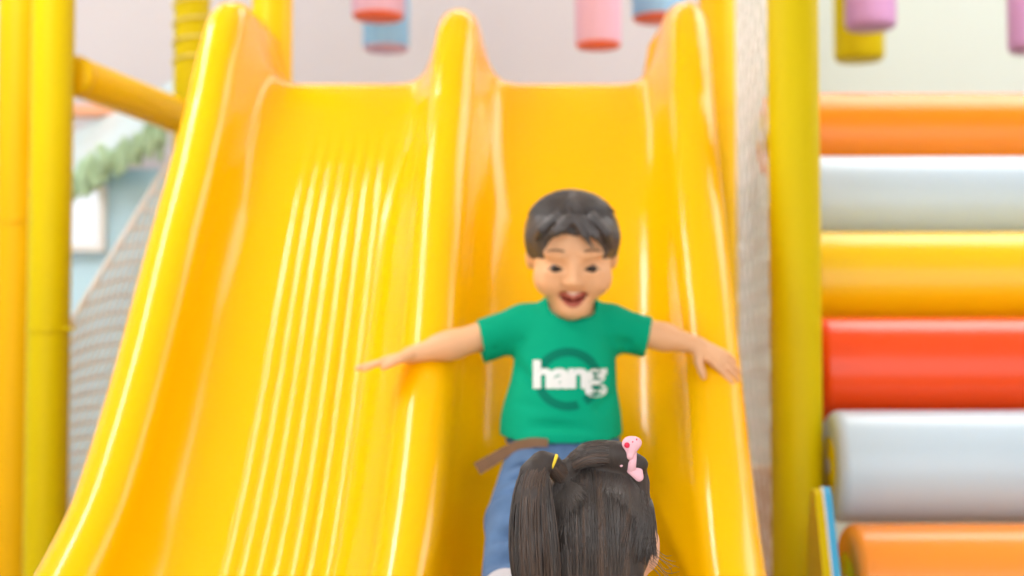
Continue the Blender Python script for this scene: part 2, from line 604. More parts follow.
def section(h, pw, RR):
    """closed-form cross-section as (u, v) polyline, evenly resampled"""
    pts = []
    # left outer skirt
    pts += [(-RW - 0.012, -0.13), (-RW - 0.008, -0.05)]
    def rim(c, r):
        return [(c + r * math.cos(a), h - r + r * math.sin(a)) for a in np.linspace(PI, 0, 15)]
    cl, cm, cr = -RW + RR, 0.0, RW - RR
    def lane(a, b):
        # curve from the inner side of one rim to the other
        o = []
        hw = (b - a) / 2; mid = (a + b) / 2
        for t in np.linspace(-1, 1, 81):
            o.append((mid + hw * t, (h - RR) * abs(t) ** pw))
        return o
    pts += rim(cl, RR)
    pts += lane(cl + RR, cm - RR)[1:-1]
    pts += rim(cm, RR)
    pts += lane(cm + RR, cr - RR)[1:-1]
    pts += rim(cr, RR)
    pts += [(RW + 0.008, -0.05), (RW + 0.012, -0.13)]
    pts = np.array(pts)
    for _ in range(3):
        pts[1:-1] = 0.5 * pts[1:-1] + 0.25 * (pts[:-2] + pts[2:])
    s = np.concatenate([[0], np.cumsum(np.linalg.norm(np.diff(pts, axis=0), axis=1))])
    u = np.linspace(0, s[-1], 520)
    return np.stack([np.interp(u, s, pts[:, i]) for i in range(2)], 1)


def slide_point(i_or_s, u, v):
    i = i_or_s
    y = PTH[i, 0] + NRM[i, 0] * v
    z = PTH[i, 1] + NRM[i, 1] * v
    xc = -0.118 - 0.044 * (3.05 - PTH[i, 0])
    return np.array([xc + u, y, z])


SV = []; NC = 520
for i in range(NST):
    D = PTH[i, 0]
    f = np.clip((D - 2.0) / 1.0, 0, 1)
    h = 0.135 + 0.03 * np.clip((D - 2.9) / 0.15, 0, 1)
    top = float(np.clip((D - 2.75) / 0.3, 0, 1))
    sec = section(h, 4.2 + 4.3 * top, 0.042 - 0.009 * top)
    uu = sec[:, 0].copy(); vv = sec[:, 1].copy()
    # moulded grip ridges along the bed of each lane
    if i > 0:
        amp = 0.0034 * np.clip((SARC[i] - 0.32) / 0.12, 0, 1) * np.clip((SARC[-1] - SARC[i] - 0.15) / 0.2, 0, 1)
        for (u0, u1) in ((-0.302, -0.302 + 7 * RIDGE),):
            w = (uu > u0) & (uu < u1)
            vv[w] += amp * (0.5 - 0.5 * np.cos(2 * PI * (uu[w] - u0) / RIDGE))
    # rounded tips of the side walls at the head of the slide
    e = np.clip((0.07 - SARC[i]) / 0.07, 0, 1)
    taper = 1 - math.sqrt(max(0.0, 1 - e ** 2)) if e > 0 else 0.0
    outer = np.clip((np.abs(uu) - 0.40) / 0.12, 0, 1)
    uu -= np.sign(uu) * outer * 0.055 * taper
    uu -= outer * (uu < 0) * 0.014 * np.clip((2.27 - D) / 0.18, 0, 1)
    hi = np.clip(vv / h, 0, 1)
    vv = vv + hi * outer * 0.018 * top - hi * h * 0.30 * taper
    for a, b in zip(uu, vv):
        SV.append(slide_point(i, a, b))
SF = []
for i in range(NST - 1):
    for k in range(NC - 1):
        SF.append((i * NC + k, i * NC + k + 1, (i + 1) * NC + k + 1, (i + 1) * NC + k))
slide = empty('twin_lane_slide', (-0.14, 2.4, 0), 'glossy yellow plastic twin-lane slide the boy is riding', 'slide')
ch = link('chute', SV, SF, M['slide'], slide)
sol = ch.modifiers.new('thickness', 'SOLIDIFY')
sol.thickness = 0.012
sol.offset = -1.0
BED = lambda y: float(np.interp(y, PTH[::-1, 0], PTH[::-1, 1]))
for (x, y) in ((-0.55, 1.80), (0.24, 1.80), (-0.52, 2.55), (0.27, 2.55)):
    MB().lathe((x, y, 0), (0, 0, 1), [(0, 0.05), (0.012, 0.05), (0.013, 0.022), (BED(y) - 0.035, 0.022)], 20).build('support_leg', M['steel'], slide)
# platform at the head of the slide
pf = empty('platform', (-0.14, 3.75, 0), 'raised amber deck at the head of the yellow slide', 'platform')
MB().box((-0.51, 3.235, 1.44), (0.42, 4.25, 1.525), 0.03).build('deck', M['amber'], pf)
for (x, y) in ((-0.44, 4.1), (0.34, 4.1), (-0.44, 3.45), (0.34, 3.45)):
    MB().lathe((x, y, 0), (0, 0, 1), [(0, 0.03), (1.445, 0.03)], 20).build('leg', M['steel'], pf)


# ================================================================== PADDED POSTS
def post(x, y, r, m, label, ties=(), top=ZC):
    t = empty('padded_post', (x, y, 0), label, 'post', 'foam padded upright posts')
    prof = [(0.02, r * 0.86), (0.03, r * 0.97), (0.045, r)]
    joints = [2.35]
    for j in joints:
        prof += [(j - 0.008, r), (j - 0.003, r * 0.965), (j + 0.003, r * 0.965), (j + 0.008, r)]
    prof += [(top - 0.04, r), (top - 0.02, r * 0.9)]
    MB().lathe((x, y, 0), (0, 0, 1), prof, 36).build('foam_sleeve', m, t)
    MB().lathe((x, y, 0), (0, 0, 1), [(0, 0.03), (top - 0.0, 0.03)], 16).build('steel_core', M['steel'], t)
    MB().lathe((x, y, 0), (0, 0, 1), [(0.0, r * 1.25), (0.015, r * 1.25), (0.02, 0.04)], 24).build('base_flange', M['steel'], t)
    for (z, dx) in ties:
        b = MB()
        ring = [(x + (r + 0.001) * math.cos(a), y + (r + 0.001) * math.sin(a), z + 0.004 * math.sin(a)) for a in np.linspace(0, 2 * PI, 40, endpoint=False)]
        b.tube(ring, 0.0022, 6, closed=True)
        b.box((x + dx * r - 0.006, y - r * 0.35 - 0.006, z - 0.004), (x + dx * r + 0.012 * dx + 0.004, y - r * 0.35 + 0.006, z + 0.005))
        b.build('cable_tie', m, t)
    return t


def xat(px, D): return P(px, 300, D)[0]


LP = (xat(49, 3.3), 3.3)
post(LP[0], LP[1], 0.049, M['lemon'], 'lemon yellow padded post at the lower end of the slanting rail', ((P(66, 329, 3.3)[2], 1),))
post(xat(15, 3.62), 3.62, 0.053, M['amber'], 'amber padded post partly hidden behind a lemon post', ((1.3, -1),))
BL = (xat(189, 3.9), 3.9)
rope_post = post(BL[0], BL[1], 0.049, M['lemon'], 'padded post wrapped in rope at the inner end of the slanting rail')
post(xat(270, 3.34), 3.34, 0.048, M['gold'], 'golden padded post rising behind the tip of the slide wall')
BR = (xat(719, 3.85), 3.85)
post(BR[0], BR[1], 0.050, M['gold'], 'padded post behind the outer slide wall next to the net', ((P(718, 112, 3.85)[2], -1),))  # golden colour puts shade and yellow bounce into a lemon post
RP = (0.5545, 2.75)
post(RP[0], RP[1], 0.0500, M['lemon'], 'wide lemon yellow padded post in front of the roller ends', ())

# rope lashing wound round the post (holds the upper net)
b = MB()
b.tube([(BL[0] + 0.0525 * math.cos(a), BL[1] + 0.0525 * math.sin(a), 1.74 + a * 0.0085) for a in np.linspace(0, 2 * PI * 17, 17 * 16)], 0.0035, 6)
b.build('rope_lashing', mat('cream_rope', (0.80, 0.70, 0.22, 1), 0.8, 0.1, 0.1, 60), rope_post)

# slanting padded rail between two posts
ra = P(60, 70, 3.3); rb = P(186, 119, 3.87)
d = (rb - ra) / np.linalg.norm(rb - ra)
ra = ra + d * 0.053; rb = rb - d * 0.062
L = np.linalg.norm(rb - ra)
rl = empty('padded_rail', tuple((ra + rb) / 2), 'amber padded rail joining two posts beside the slide', 'rail')
MB().lathe(ra, d, [(0, 0.036), (0.006, 0.044), (0.02, 0.048), (L - 0.02, 0.048), (L - 0.006, 0.044), (L, 0.036)], 32).build('foam_sleeve', M['gold'], rl)
for q in (0.012, L - 0.012):
    MB().lathe(ra + d * (q - 0.010), d, [(0, 0.0495), (0.020, 0.0495)], 28).build('end_clamp', M['gold'], rl)


# ================================================================== NETS
def net(quad, nu, nv, r, label, sag=0.0, border=True):
    """diamond-knotted cord net over a quad (top-left, top-right, bottom-right, bottom-left)"""
    q = [np.array(p, float) for p in quad]
    nrm = np.cross(q[1] - q[0], q[3] - q[0]); nrm /= np.linalg.norm(nrm)
    def S(u, v):
        p = (q[0] * (1 - u) + q[1] * u) * (1 - v) + (q[3] * (1 - u) + q[2] * u) * v
        return p + nrm * sag * math.sin(PI * u) * math.sin(PI * v)
    c = sum(q) / 4
    t = empty('safety_net', tuple(c), label, 'net', 'safety nets around the slide')
    b = MB()
    for i in range(nu + 1):
        for j in range(nv):
            if (i + j) % 2 == 0:
                if i < nu: b.tube([S(i / nu, j / nv), S((i + 1) / nu, (j + 1) / nv)], r, 5, False)
                if i > 0: b.tube([S(i / nu, j / nv), S((i - 1) / nu, (j + 1) / nv)], r, 5, False)
    for i in range(nu + 1):
        for j in range(nv + 1):
            if (i + j) % 2 == 0:
                b.ell(S(i / nu, j / nv), (r * 2.0,) * 3, None, 6, 4)
    b.build('netting', M['net'], t)
    bb = MB()
    ring = [S(u, 0) for u in np.linspace(0, 1, 10)[:-1]] + [S(1, v) for v in np.linspace(0, 1, 14)[:-1]] + \
           [S(u, 1) for u in np.linspace(1, 0, 10)[:-1]] + [S(0, v) for v in np.linspace(1, 0, 14)[:-1]]
    bb.tube(ring, r * 1.8, 6, closed=True)
    bb.build('border_rope', M['net'], t)
    return t


# net beside the outer wall of the slide, between its two posts
nx0, nx1 = xat(790, 2.83), xat(739, 3.78)
net([(nx0, 2.83, 2.6), (nx1, 3.78, 2.6), (nx1, 3.78, 0.02), (nx0, 2.83, 0.02)],
    16, 42, 0.0024, 'white cord safety net stretched beside the outer wall of the slide')
# slanting net below the rail
qa = P(172, 140, 3.78); qb = P(66, 330, 3.40)
net([(qb[0], 3.40, qb[2]), (qa[0] + 0.02, 3.80, qa[2]), (qa[0] + 0.06, 3.80, 0.02), (qb[0] + 0.02, 3.40, 0.02)],
    20, 60, 0.0034, 'grey knotted net with a sloping top edge under the padded rail')
qc = P(168, 205, 3.70); qd = P(118, 330, 3.62)

# added tan board standing in for yellow bounce and shade low behind the nets
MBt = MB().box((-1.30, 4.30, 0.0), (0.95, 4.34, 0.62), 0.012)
tag(MBt.build('bounce_tone_board', M['tan'], None), 'low tan board screen added for the yellow bounce tone behind the nets', 'screen')

# ================================================================== PLAY HOUSE (pale blue, behind the net)
ph = empty('play_house', (-1.75, 4.75, 0), 'pale blue toy house with green leafy eave seen through the net', 'play house')
x0, x1, y0, y1 = -2.45, -1.02, 4.45, 5.1
wb = MB()
wb.box((x0, y0, 0.0), (x1, y1, 1.55), 0.02)
wb.build('wall', M['paleblue'], ph)
# sloping roof panel rising to the slide side, with a pale canopy
e0 = P(40, 200, 4.40); e1 = P(150, 142, 4.40)
rf = MB()
sl = (e1 - e0)
rp = [e0 + sl * t for t in (-0.9, 1.15)]
V = []
for p in rp:
    V += [p + (0, -0.02, 0.0), p + (0, 0.55, 0.30), p + (0, 0.55, 0.34), p + (0, -0.02, 0.04)]
rf.add(V, [(0, 1, 2, 3), (7, 6, 5, 4), (0, 4, 5, 1), (3, 2, 6, 7), (0, 3, 7, 4), (1, 5, 6, 2)])
rf.build('roof', mat('pale_aqua_roof', (0.62, 0.80, 0.84, 1), 0.25, 0.5, 0.1, 6), ph, False)
lf = MB()
for k in range(150):
    t = random.uniform(-0.9, 1.15)
    c = e0 + sl * t + np.array([0, random.uniform(-0.05, -0.02), random.uniform(-0.045, 0.03)])
    a = random.uniform(-0.5, 0.5)
    R = rotz(random.uniform(-0.6, 0.6)) @ roty(a)
    lf.ell(c, (0.014, 0.006, random.uniform(0.028, 0.045)), R, 8, 6)
lf.build('leaf_garland', M['leaf'], ph)
w0 = P(50, 246, 4.44); w1 = P(101, 192, 4.44)
wn = MB()
wn.box((w0[0], 4.425, w0[2]), (w1[0], 4.446, w1[2]), 0.008)
wn.build('lit_window', emat('lit_window_pane', (0.95, 0.98, 1, 1), 1.25), ph)
wf = MB()
for (lo, hi) in (((w0[0] - 0.02, 4.41, w0[2] - 0.02), (w1[0] + 0.02, 4.448, w0[2])), ((w0[0] - 0.02, 4.41, w1[2]), (w1[0] + 0.02, 4.448, w1[2] + 0.02)),
                 ((w0[0] - 0.02, 4.41, w0[2]), (w0[0], 4.448, w1[2])), ((w1[0], 4.41, w0[2]), (w1[0] + 0.02, 4.448, w1[2]))):
    wf.box(lo, hi)
wf.build('window_frame', M['fixture'], ph, False)
s0 = P(60, 111, 4.95)
sh = MB().box((x0, 4.92, s0[2] - 0.02), (P(118, 111, 4.95)[0], 5.0, s0[2] + 0.02), 0.008)
sh.build('ridge_board', mat('peach_board', (0.90, 0.42, 0.25, 1), 0.6, 0.2), ph)

# ================================================================== ROLLERS
RX0, RX1 = 0.612, 1.946


def roller(name, D, ytop, rad, m, label, x0=RX0):
    zt = P(700, ytop, D)[2]
    # the highest visible line of a cylinder: tangent from the lens
    el = math.atan2(zt - CAMZ, D)
    zc = zt - rad * math.cos(el) * 1.0
    c = np.array([x0, D - rad * math.sin(el) * 0.0, zc])
    t = empty('padded_roller', (x0, D, zc), label, 'roller', 'fat padded rollers of the climbing ramp')
    L = RX1 - x0
    prof = [(0.0, rad * 0.55)] + [(0.022 * (1 - math.cos(a)), rad - 0.022 * (1 - math.sin(a))) for a in np.linspace(0, PI / 2, 7)]
    prof += [(L - q, r) for (q, r) in prof[::-1]]
    MB().lathe(c, (1, 0, 0), prof, 64).build('foam_body', m, t)
    MB().lathe(c - np.array([0.0, 0, 0]), (1, 0, 0), [(-0.002, rad * 0.52), (0.004, rad * 0.52), (0.0045, 0.02)], 32).build('end_cap', M['lemon'], t)
    MB().lathe(c, (1, 0, 0), [(-0.003, 0.016), (L + 0.003, 0.016)], 16).build('axle', M['steel'], t)
    return zc


RO = [('orange', 3.40, 95, 0.103, 'orange roller directly below the pale wall, topmost of the ramp'),
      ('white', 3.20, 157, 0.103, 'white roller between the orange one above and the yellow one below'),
      ('yelroll', 3.03, 232, 0.105, 'yellow roller between a white roller and the red one'),
      ('red', 2.87, 317, 0.107, 'red roller between the yellow roller and the lower white one'),
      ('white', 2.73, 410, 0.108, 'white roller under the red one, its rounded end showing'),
      ('orange2', 2.60, 524, 0.110, 'light orange roller at the bottom of the ramp')]
for (mk, D, yt, rad, lab) in RO:
    roller('roller', D, yt, rad, M[mk], lab)
# far side rail that carries the axles
ax_top = P(700, 95, 3.40); ax_bot = P(700, 524, 2.57)
rr = empty('roller_support', (1.99, 3.0, 0), 'grey steel side frame carrying the ends of the padded rollers', 'frame')
b = MB()
b.box((1.95, 2.52, 0.0), (2.02, 2.62, 0.95)); b.box((1.95, 3.37, 0.0), (2.02, 3.50, 1.7))
b.tube([(1.985, 2.40, 0.20), (1.985, 3.50, 1.62)], 0.035, 12)
b.build('upright', M['steel'], rr, False)

# padded side board of the ramp
sb = empty('ramp_side_board', (0.585, 2.6, 0), 'yellow padded side board with bright blue sloping edge by the post', 'board')
tp = P(821, 487, 2.52)
t_ = tp[2]
prof = [(2.592, 0.0), (2.588, t_ - 0.25), (2.565, t_ - 0.07), (2.545, t_ - 0.016), (2.532, t_ - 0.003), (2.52, t_), (2.508, t_ - 0.010), (2.490, t_ - 0.045), (2.435, t_ - 0.165), (2.31, t_ - 0.45), (2.29, 0.0)]
PX0, PX1, PX2 = 0.566, 0.575, 0.600
def slab(xa, xb, sc=0.0):
    b = MB(); n = len(prof)
    cy = sum(p[0] for p in prof) / n; cz = sum(p[1] for p in prof) / n
    pr = [(p[0] + (sc if p[0] > cy else -sc) * 0, p[1] + (sc if p[1] > 0.1 else 0)) for p in prof]
    b.add([(xa, p[0], p[1]) for p in pr] + [(xb, p[0], p[1]) for p in pr],
          [tuple(range(n)), tuple(range(n, 2 * n))[::-1]] + [(i, i + n, (i + 1) % n + n, (i + 1) % n) for i in range(n)])
    return b
slab(0.536, 0.550, -0.002).build('yellow_face', M['lemon'], sb, False)
slab(0.550, 0.553, 0.001).build('white_piping', M['sole'], sb, False)
slab(0.553, 0.566, 0.0).build('blue_core', M['cyan'], sb, False)


# ================================================================== HANGING FOAM ROLLS
def bag(px, py_bottom, D, dpx, m, mcap, label, length=0.62):
    r = dpx / F * D / 2
    bt = P(px, py_bottom, D)
    # lowest visible point belongs to the near edge of the underside
    z0 = bt[2]
    x = P(px, 288, D)[0]
    t = empty('hanging_foam_roll', (x, D, z0), label, 'hanging roll', 'foam rolls hanging above the platform')
    prof = [(0.004, r * 0.9), (0.008, r * 0.97), (0.016, r), (length - 0.02, r), (length - 0.006, r * 0.96), (length, r * 0.85)]
    MB().lathe((x, D, z0), (0, 0, 1), prof, 40).build('foam_body', m, t)
    MB().lathe((x, D, z0), (0, 0, 1), [(0.0, r * 0.93), (0.0045, r * 0.955), (0.012, r * 0.95)], 40).build('bottom_cap', mcap, t)
    MB().lathe((x, D, z0), (0, 0, 1), [(length - 0.01, 0.006), (ZC - z0, 0.006)], 10).build('cord', M['cord'], t)


bag(377, 18, 4.35, 54, M['pink'], M['coral'], 'pink foam roll with a coral underside hanging before a blue one')
bag(385, 50, 4.75, 47, M['blue'], M['pink'], 'blue foam roll half hidden behind a pink roll')
bag(599, 47, 4.30, 47, M['pink'], M['coral'], 'pink foam roll hanging alone above the lane with the boy')
bag(660, 20, 4.50, 54, M['blue'], M['coral'], 'blue foam roll hanging above the tip of the outer slide wall')
bag(862, 60, 4.70, 50, M['lemon'], M['lemon'], 'yellow foam roll hanging partly behind a mauve roll')
bag(874, 28, 4.40, 51, M['purple'], M['purple'], 'mauve foam roll hanging in front of a yellow one')
bag(1040, 51, 4.40, 54, M['purple'], M['purple'], 'mauve foam roll cut by the edge of the picture')


# ================================================================== HAIR STRANDS
def strands(b, guide, n_pts=14, r=0.0011, sides=4):
    pts = np.array(guide, float)
    s = np.concatenate([[0], np.cumsum(np.linalg.norm(np.diff(pts, axis=0), axis=1))])
    u = np.linspace(0, s[-1], n_pts)
    q = np.stack([np.interp(u, s, pts[:, i]) for i in range(3)], 1)
    for _ in range(2):
        q[1:-1] = 0.5 * q[1:-1] + 0.25 * (q[:-2] + q[2:])
    rs = r * np.concatenate([[0.6], np.ones(n_pts - 3), [0.7, 0.25]])
    b.tube(q, list(rs), sides, False)


# ================================================================== THE BOY
def build_boy():
    P = lambda px, py, D: globals()['P'](px, py, D - 0.03)
    HO = P(572, 252, 2.345)
    HR = rotx(math.radians(25)) @ np.eye(3)
    def h(x, y, z): return HO + HR @ np.array([x, y, z])
    S = SDF((-0.33, 1.80, 0.46), (0.46, 2.56, 1.29), 0.0032)
    k = 0.02
    # trunk
    S.cap(P(566, 352, 2.39), P(563, 425, 2.35), 0.074, 0.082, k, sy=0.74)
    S.cap(P(563, 425, 2.35), P(565, 458, 2.33), 0.080, 0.076, k, sy=0.80)
    S.cap(P(527, 324, 2.40), P(608, 324, 2.40), 0.026, 0.026, k)
    S.cap(P(569, 330, 2.40), P(572, 292, 2.375), 0.036, 0.032, k)
    # arms
    aL = [P(519, 326, 2.40), P(455, 344, 2.388), P(410, 355, 2.375)]
    aR = [P(613, 326, 2.40), P(664, 337, 2.395), P(697, 345, 2.382)]
    S.cap(aL[0], aL[1], 0.0275, 0.0225, k); S.cap(aL[1], aL[2], 0.0215, 0.0145, 0.012)
    S.ell(aL[1] + (aL[2] - aL[1]) * 0.22, (0.03, 0.02, 0.0225), None, 0.012)
    S.cap(aR[0], aR[1], 0.0275, 0.0225, k); S.cap(aR[1], aR[2], 0.0215, 0.0150, 0.012)
    # hands: one flat on the middle wall, the other folded over the outer wall
    hand(S, aL[2] + (0.004, 0, 0.0), P(356, 367, 2.365) - aL[2], (0, 0, -1), (0.1, -1, 0.1), 0.098, [0.10, 0.02, 0.06, 0.12], 0.10, 0.5, 0.0062)
    hand(S, aR[2], P(739, 371, 2.375) - aR[2], (-0.3, 0.75, -0.6), (-0.5, -0.75, -0.8), 0.094, [0.10, 0.16, 0.20, 0.24], 0.20, 1.15, 0.0062)
    # legs
    hipL, knL, anL = P(539, 476, 2.30), P(516, 522, 2.12), P(511, 620, 1.985)
    hipR, knR, anR = P(589, 476, 2.30), P(606, 522, 2.12), P(606, 612, 1.985)
    for (a, b_, c) in ((hipL, knL, anL), (hipR, knR, anR)):
        S.cap(a, b_, 0.044, 0.029, k); S.cap(b_, c, 0.027, 0.021, 0.012)
        toe = c + np.array([(-0.006 if c[0] < 0.05 else 0.006), -0.045, 0.042])
        heel = c + np.array([0, 0.0, -0.035])
        S.cap(heel, toe, 0.022, 0.017, 0.012)
    # head
    S.ell(h(0, 0.012, 0.024), (0.0675, 0.080, 0.066), HR, 0.0)
    S.ell(h(0, -0.012, -0.026), (0.0585, 0.060, 0.060), HR, 0.03)
    for s in (-1, 1):
        S.ell(h(s * 0.037, -0.045, -0.030), (0.026, 0.026, 0.026), HR, 0.02)
        S.cap(h(s * 0.066, 0.004, -0.004), h(s * 0.066, 0.008, -0.026), 0.009, 0.007, 0.008)
        S.ell(h(s * 0.069, 0.006, -0.010), (0.007, 0.013, 0.020), HR, 0.005)
        S.cap(h(s * 0.018, -0.070, 0.022), h(s * 0.044, -0.060, 0.021), 0.005, 0.004, 0.016)
    S.ell(h(0, -0.055, -0.077), (0.026, 0.019, 0.017), HR, 0.025)
    S.cap(h(0, -0.070, 0.004), h(0, -0.083, -0.020), 0.006, 0.009, 0.012)
    for s in (-1, 1):
        S.ell(h(s * 0.0105, -0.079, -0.024), (0.007, 0.007, 0.006), HR, 0.006)
        S.ell(h(s * 0.0295, -0.074, -0.005), (0.0135, 0.012, 0.0028), HR @ rotz(s * 0.40) @ roty(s * 0.20), 0.004, 'sub')
        S.cap(h(s * 0.017, -0.071, -0.0105), h(s * 0.043, -0.064, -0.0105), 0.0045, 0.004, 0.006)
    # open laughing mouth
    for (xx, zz, rr) in ((-0.0175, -0.0495, 0.0065), (-0.007, -0.0550, 0.0105), (0.007, -0.0550, 0.0105), (0.0175, -0.0495, 0.0065)):
        S.ell(h(xx, -0.072, zz), (rr, 0.022, rr * 0.95), HR, 0.004, 'sub')
    boy = S.build('person', M['skin'], None, 2)
    tag(boy, 'laughing dark-haired child in green T-shirt and jeans sliding with arms spread', 'person')
    # face pieces
    MB().ell(h(0, -0.060, -0.055), (0.021, 0.010, 0.014), HR).build('mouth_inside', M['mouth'], boy)
    tb = MB()
    tb.ell(h(0, -0.0685, -0.0470), (0.014, 0.006, 0.0030), HR)
    tb.build('teeth', M['teeth'], boy)
    MB().ell(h(0, -0.066, -0.0645), (0.012, 0.010, 0.0045), HR).build('tongue', M['lips'], boy)
    lp = MB()
    for sgn, depth in ((1, 0.0), (-1, 0.0)):
        pts = []
        for t in np.linspace(-1, 1, 15):
            x = 0.0245 * t
            z = -0.0500 + (0.004 * abs(t) ** 2 if sgn > 0 else -0.0165 * (1 - t * t) + 0.004 * t * t)
            if sgn > 0: z += 0.002 * (1 - t * t) * (-1 if abs(t) < 0.12 else 1)
            y = -0.0745 + 0.018 * t * t + (0.003 if sgn < 0 else 0)
            pts.append(h(x, y, z))
        rr = [0.0008 + 0.0023 * (1 - abs(t) ** 2.5) for t in np.linspace(-1, 1, 15)]
        lp.tube(pts, rr, 8)
    lp.build('lips', M['lips'], boy)
    for s in (-1, 1):
        ey = MB().ell(h(s * 0.0275, -0.0575, -0.005), (0.0125, 0.0118, 0.0115), HR).build('eye', M['eyew'], boy)
        MB().ell(h(s * 0.0270, -0.0655, -0.006), (0.0105, 0.0062, 0.0075), HR).build('iris', M['iris'], ey)
        br = MB()
        br.tube([h(s * (0.015 + 0.031 * t), -0.0795 + 0.016 * t * t + 0.002, 0.0265 + 0.0045 * math.sin(PI * t * 0.9) + 0.004 * (1 - t) - 0.004 * t) for t in np.linspace(0, 1, 9)], [0.0008, 0.0013, 0.0016, 0.0016, 0.0016, 0.0015, 0.0013, 0.001, 0.0006], 6)
        br.build('eyebrow', M['brow'], boy)
        lash = MB()
        lash.tube([h(s * (0.0165 + 0.028 * t), -0.0755 + 0.013 * (t - 0.35) ** 2 * 2 + 0.004 * t, -0.0030 + 0.004 * math.sin(PI * t) - 0.0035 * t) for t in np.linspace(0, 1, 9)], [0.0006, 0.0012, 0.0015, 0.0016, 0.0016, 0.0016, 0.0014, 0.001, 0.0006], 6)
        lash.build('eyelash', M['iris'], boy)
    # hair: cap plus fringe tufts
    G = SDF(HO - 0.15, HO + 0.16, 0.0028)
    G.ell(h(0, 0.014, 0.028), (0.0785, 0.089, 0.0675), HR, 0.0)
    G.cap(h(-0.0655, -0.012, 0.03), h(-0.0675, -0.010, 0.004), 0.010, 0.0055, 0.015)
    G.cap(h(0.0655, -0.012, 0.03), h(0.0675, -0.010, 0.004), 0.010, 0.0055, 0.015)
    # clear the forehead, the ears and the lower face
    G.ell(h(-0.018, -0.105, 0.028), (0.046, 0.062, 0.037), HR, 0.008, 'sub')
    G.ell(h(0.026, -0.105, 0.028), (0.037, 0.062, 0.040), HR, 0.008, 'sub')
    G.ell(h(0, -0.085, -0.06), (0.11, 0.085, 0.072), HR, 0.006, 'sub')
    G.ell(h(0, -0.03, -0.085), (0.12, 0.11, 0.065), HR, 0.006, 'sub')
    tufts = [((0.000, -0.060, 0.078), (0.016, -0.078, 0.058), (0.030, -0.082, 0.036), 0.0055),
             ((0.012, -0.058, 0.078), (0.034, -0.074, 0.056), (0.048, -0.068, 0.034), 0.0065),
             ((0.030, -0.050, 0.078), (0.052, -0.060, 0.054), (0.062, -0.048, 0.024), 0.0075),
             ((-0.012, -0.060, 0.078), (-0.030, -0.076, 0.064), (-0.046, -0.070, 0.052), 0.007),
             ((-0.030, -0.052, 0.078), (-0.052, -0.060, 0.060), (-0.062, -0.048, 0.038), 0.008),
             ((-0.006, -0.062, 0.078), (-0.018, -0.078, 0.068), (-0.032, -0.078, 0.056), 0.006)]
    for (a, b_, c, r) in tufts:
        G.cap(h(*a), h(*b_), r * 1.2, r, 0.006); G.cap(h(*b_), h(*c), r, r * 0.35, 0.004)
    hr = G.build('hair', M['hairb'], boy, 2)
    st = MB()
    for n in range(700):
        a = random.uniform(0, 2 * PI)
        # whorl at the crown; strands lie outwards and down
        th0 = random.uniform(0.10, 0.5); th1 = th0 + random.uniform(0.35, 0.75)
        pts = []
        for t in np.linspace(0, 1, 7):
            th = th0 + (th1 - th0) * t
            aa = a + 0.35 * t
            lift = 1.0 + (0.012 + 0.03 * ((n * 37) % 11) / 10) * t
            e = np.array([0.0785 * math.sin(th) * math.cos(aa), 0.090 * math.sin(th) * math.sin(aa), 0.0675 * math.cos(th)]) * lift
            pts.append(h(*(e + (0, 0.014, 0.028))))
        if (th1 > 0.95) and math.sin(a + 0.35) < -0.35: continue
        strands(st, pts, 8, 0.0011)
    st.build('loose_strands', M['strandb'], hr)
    # T-shirt
    T = SDF((-0.10, 2.20, 0.76), (0.30, 2.54, 1.09), 0.0030)
    T.cap(P(566, 350, 2.39), P(561, 425, 2.352), 0.083, 0.095, 0.02, sy=0.80)
    T.cap(P(561, 425, 2.352), P(561, 455, 2.335), 0.095, 0.100, 0.02, sy=0.86)
    T.cap(P(528, 325, 2.40), P(607, 325, 2.40), 0.033, 0.033, 0.03)
    T.cap(P(568, 330, 2.395), P(571, 306, 2.385), 0.048, 0.042, 0.02)
    T.cap(P(520, 328, 2.40), P(468, 346, 2.395), 0.036, 0.037, 0.02)
    T.cap(P(612, 328, 2.40), P(658, 340, 2.405), 0.036, 0.035, 0.02)
    pl = P(480, 341, 2.395); dl = aL[1] - aL[0]
    T.cutball(pl, dl + np.array([0, 0, 0.01]), pl - (0.03, 0, 0), 0.06)
    pr = P(649, 336, 2.405); dr = aR[1] - aR[0]
    T.cutball(pr, dr, pr + (0.03, 0, 0), 0.06)
    T.cap(pl - dl * 0.2, pl + dl * 0.3, 0.030, 0.031, 0.002, 'sub')
    T.cap(pr - dr * 0.2, pr + dr * 0.3, 0.029, 0.030, 0.002, 'sub')
    T.cut(P(560, 442, 2.27), (0, 0.10, -1))
    # soft folds across the belly and from the armpits
    for (a, b_, r) in ((P(508, 400, 2.30), P(548, 408, 2.262), 0.006), (P(530, 425, 2.268), P(590, 428, 2.262), 0.005),
                       (P(515, 365, 2.345), P(535, 385, 2.305), 0.005), (P(600, 408, 2.285), P(617, 392, 2.33), 0.005),
                       (P(497, 352, 2.36), P(520, 342, 2.35), 0.005), (P(628, 345, 2.37), P(610, 340, 2.345), 0.005)):
        T.cap(a, b_, r, r * 0.6, 0.014, 'sub')
    # neck opening
    T.cap(P(571, 318, 2.375), P(574, 280, 2.35), 0.036, 0.046, 0.002, 'sub')
    V, Q = T.mesh(2)
    sh = link('shirt', V, Q, M['shirt'], boy)
    bvh = BVHTree.FromPolygons([Vector(v) for v in V.tolist()], Q.tolist())
    def on_shirt(px, py, off):
        o = Vector(P(px, py, 2.0)); d = Vector(P(px, py, 3.0)) - o; d.normalize()
        hit = bvh.ray_cast(o, d)
        if hit[0] is None: return None
        return np.array(hit[0]) + np.array((0, -1, 0)) * off
    # neckband
    nb = MB()
    ring = [P(572, 314, 2.378) + np.array([0.040 * math.cos(a), 0.034 * math.sin(a), 0.012 * math.sin(a)]) for a in np.linspace(0, 2 * PI, 40, endpoint=False)]
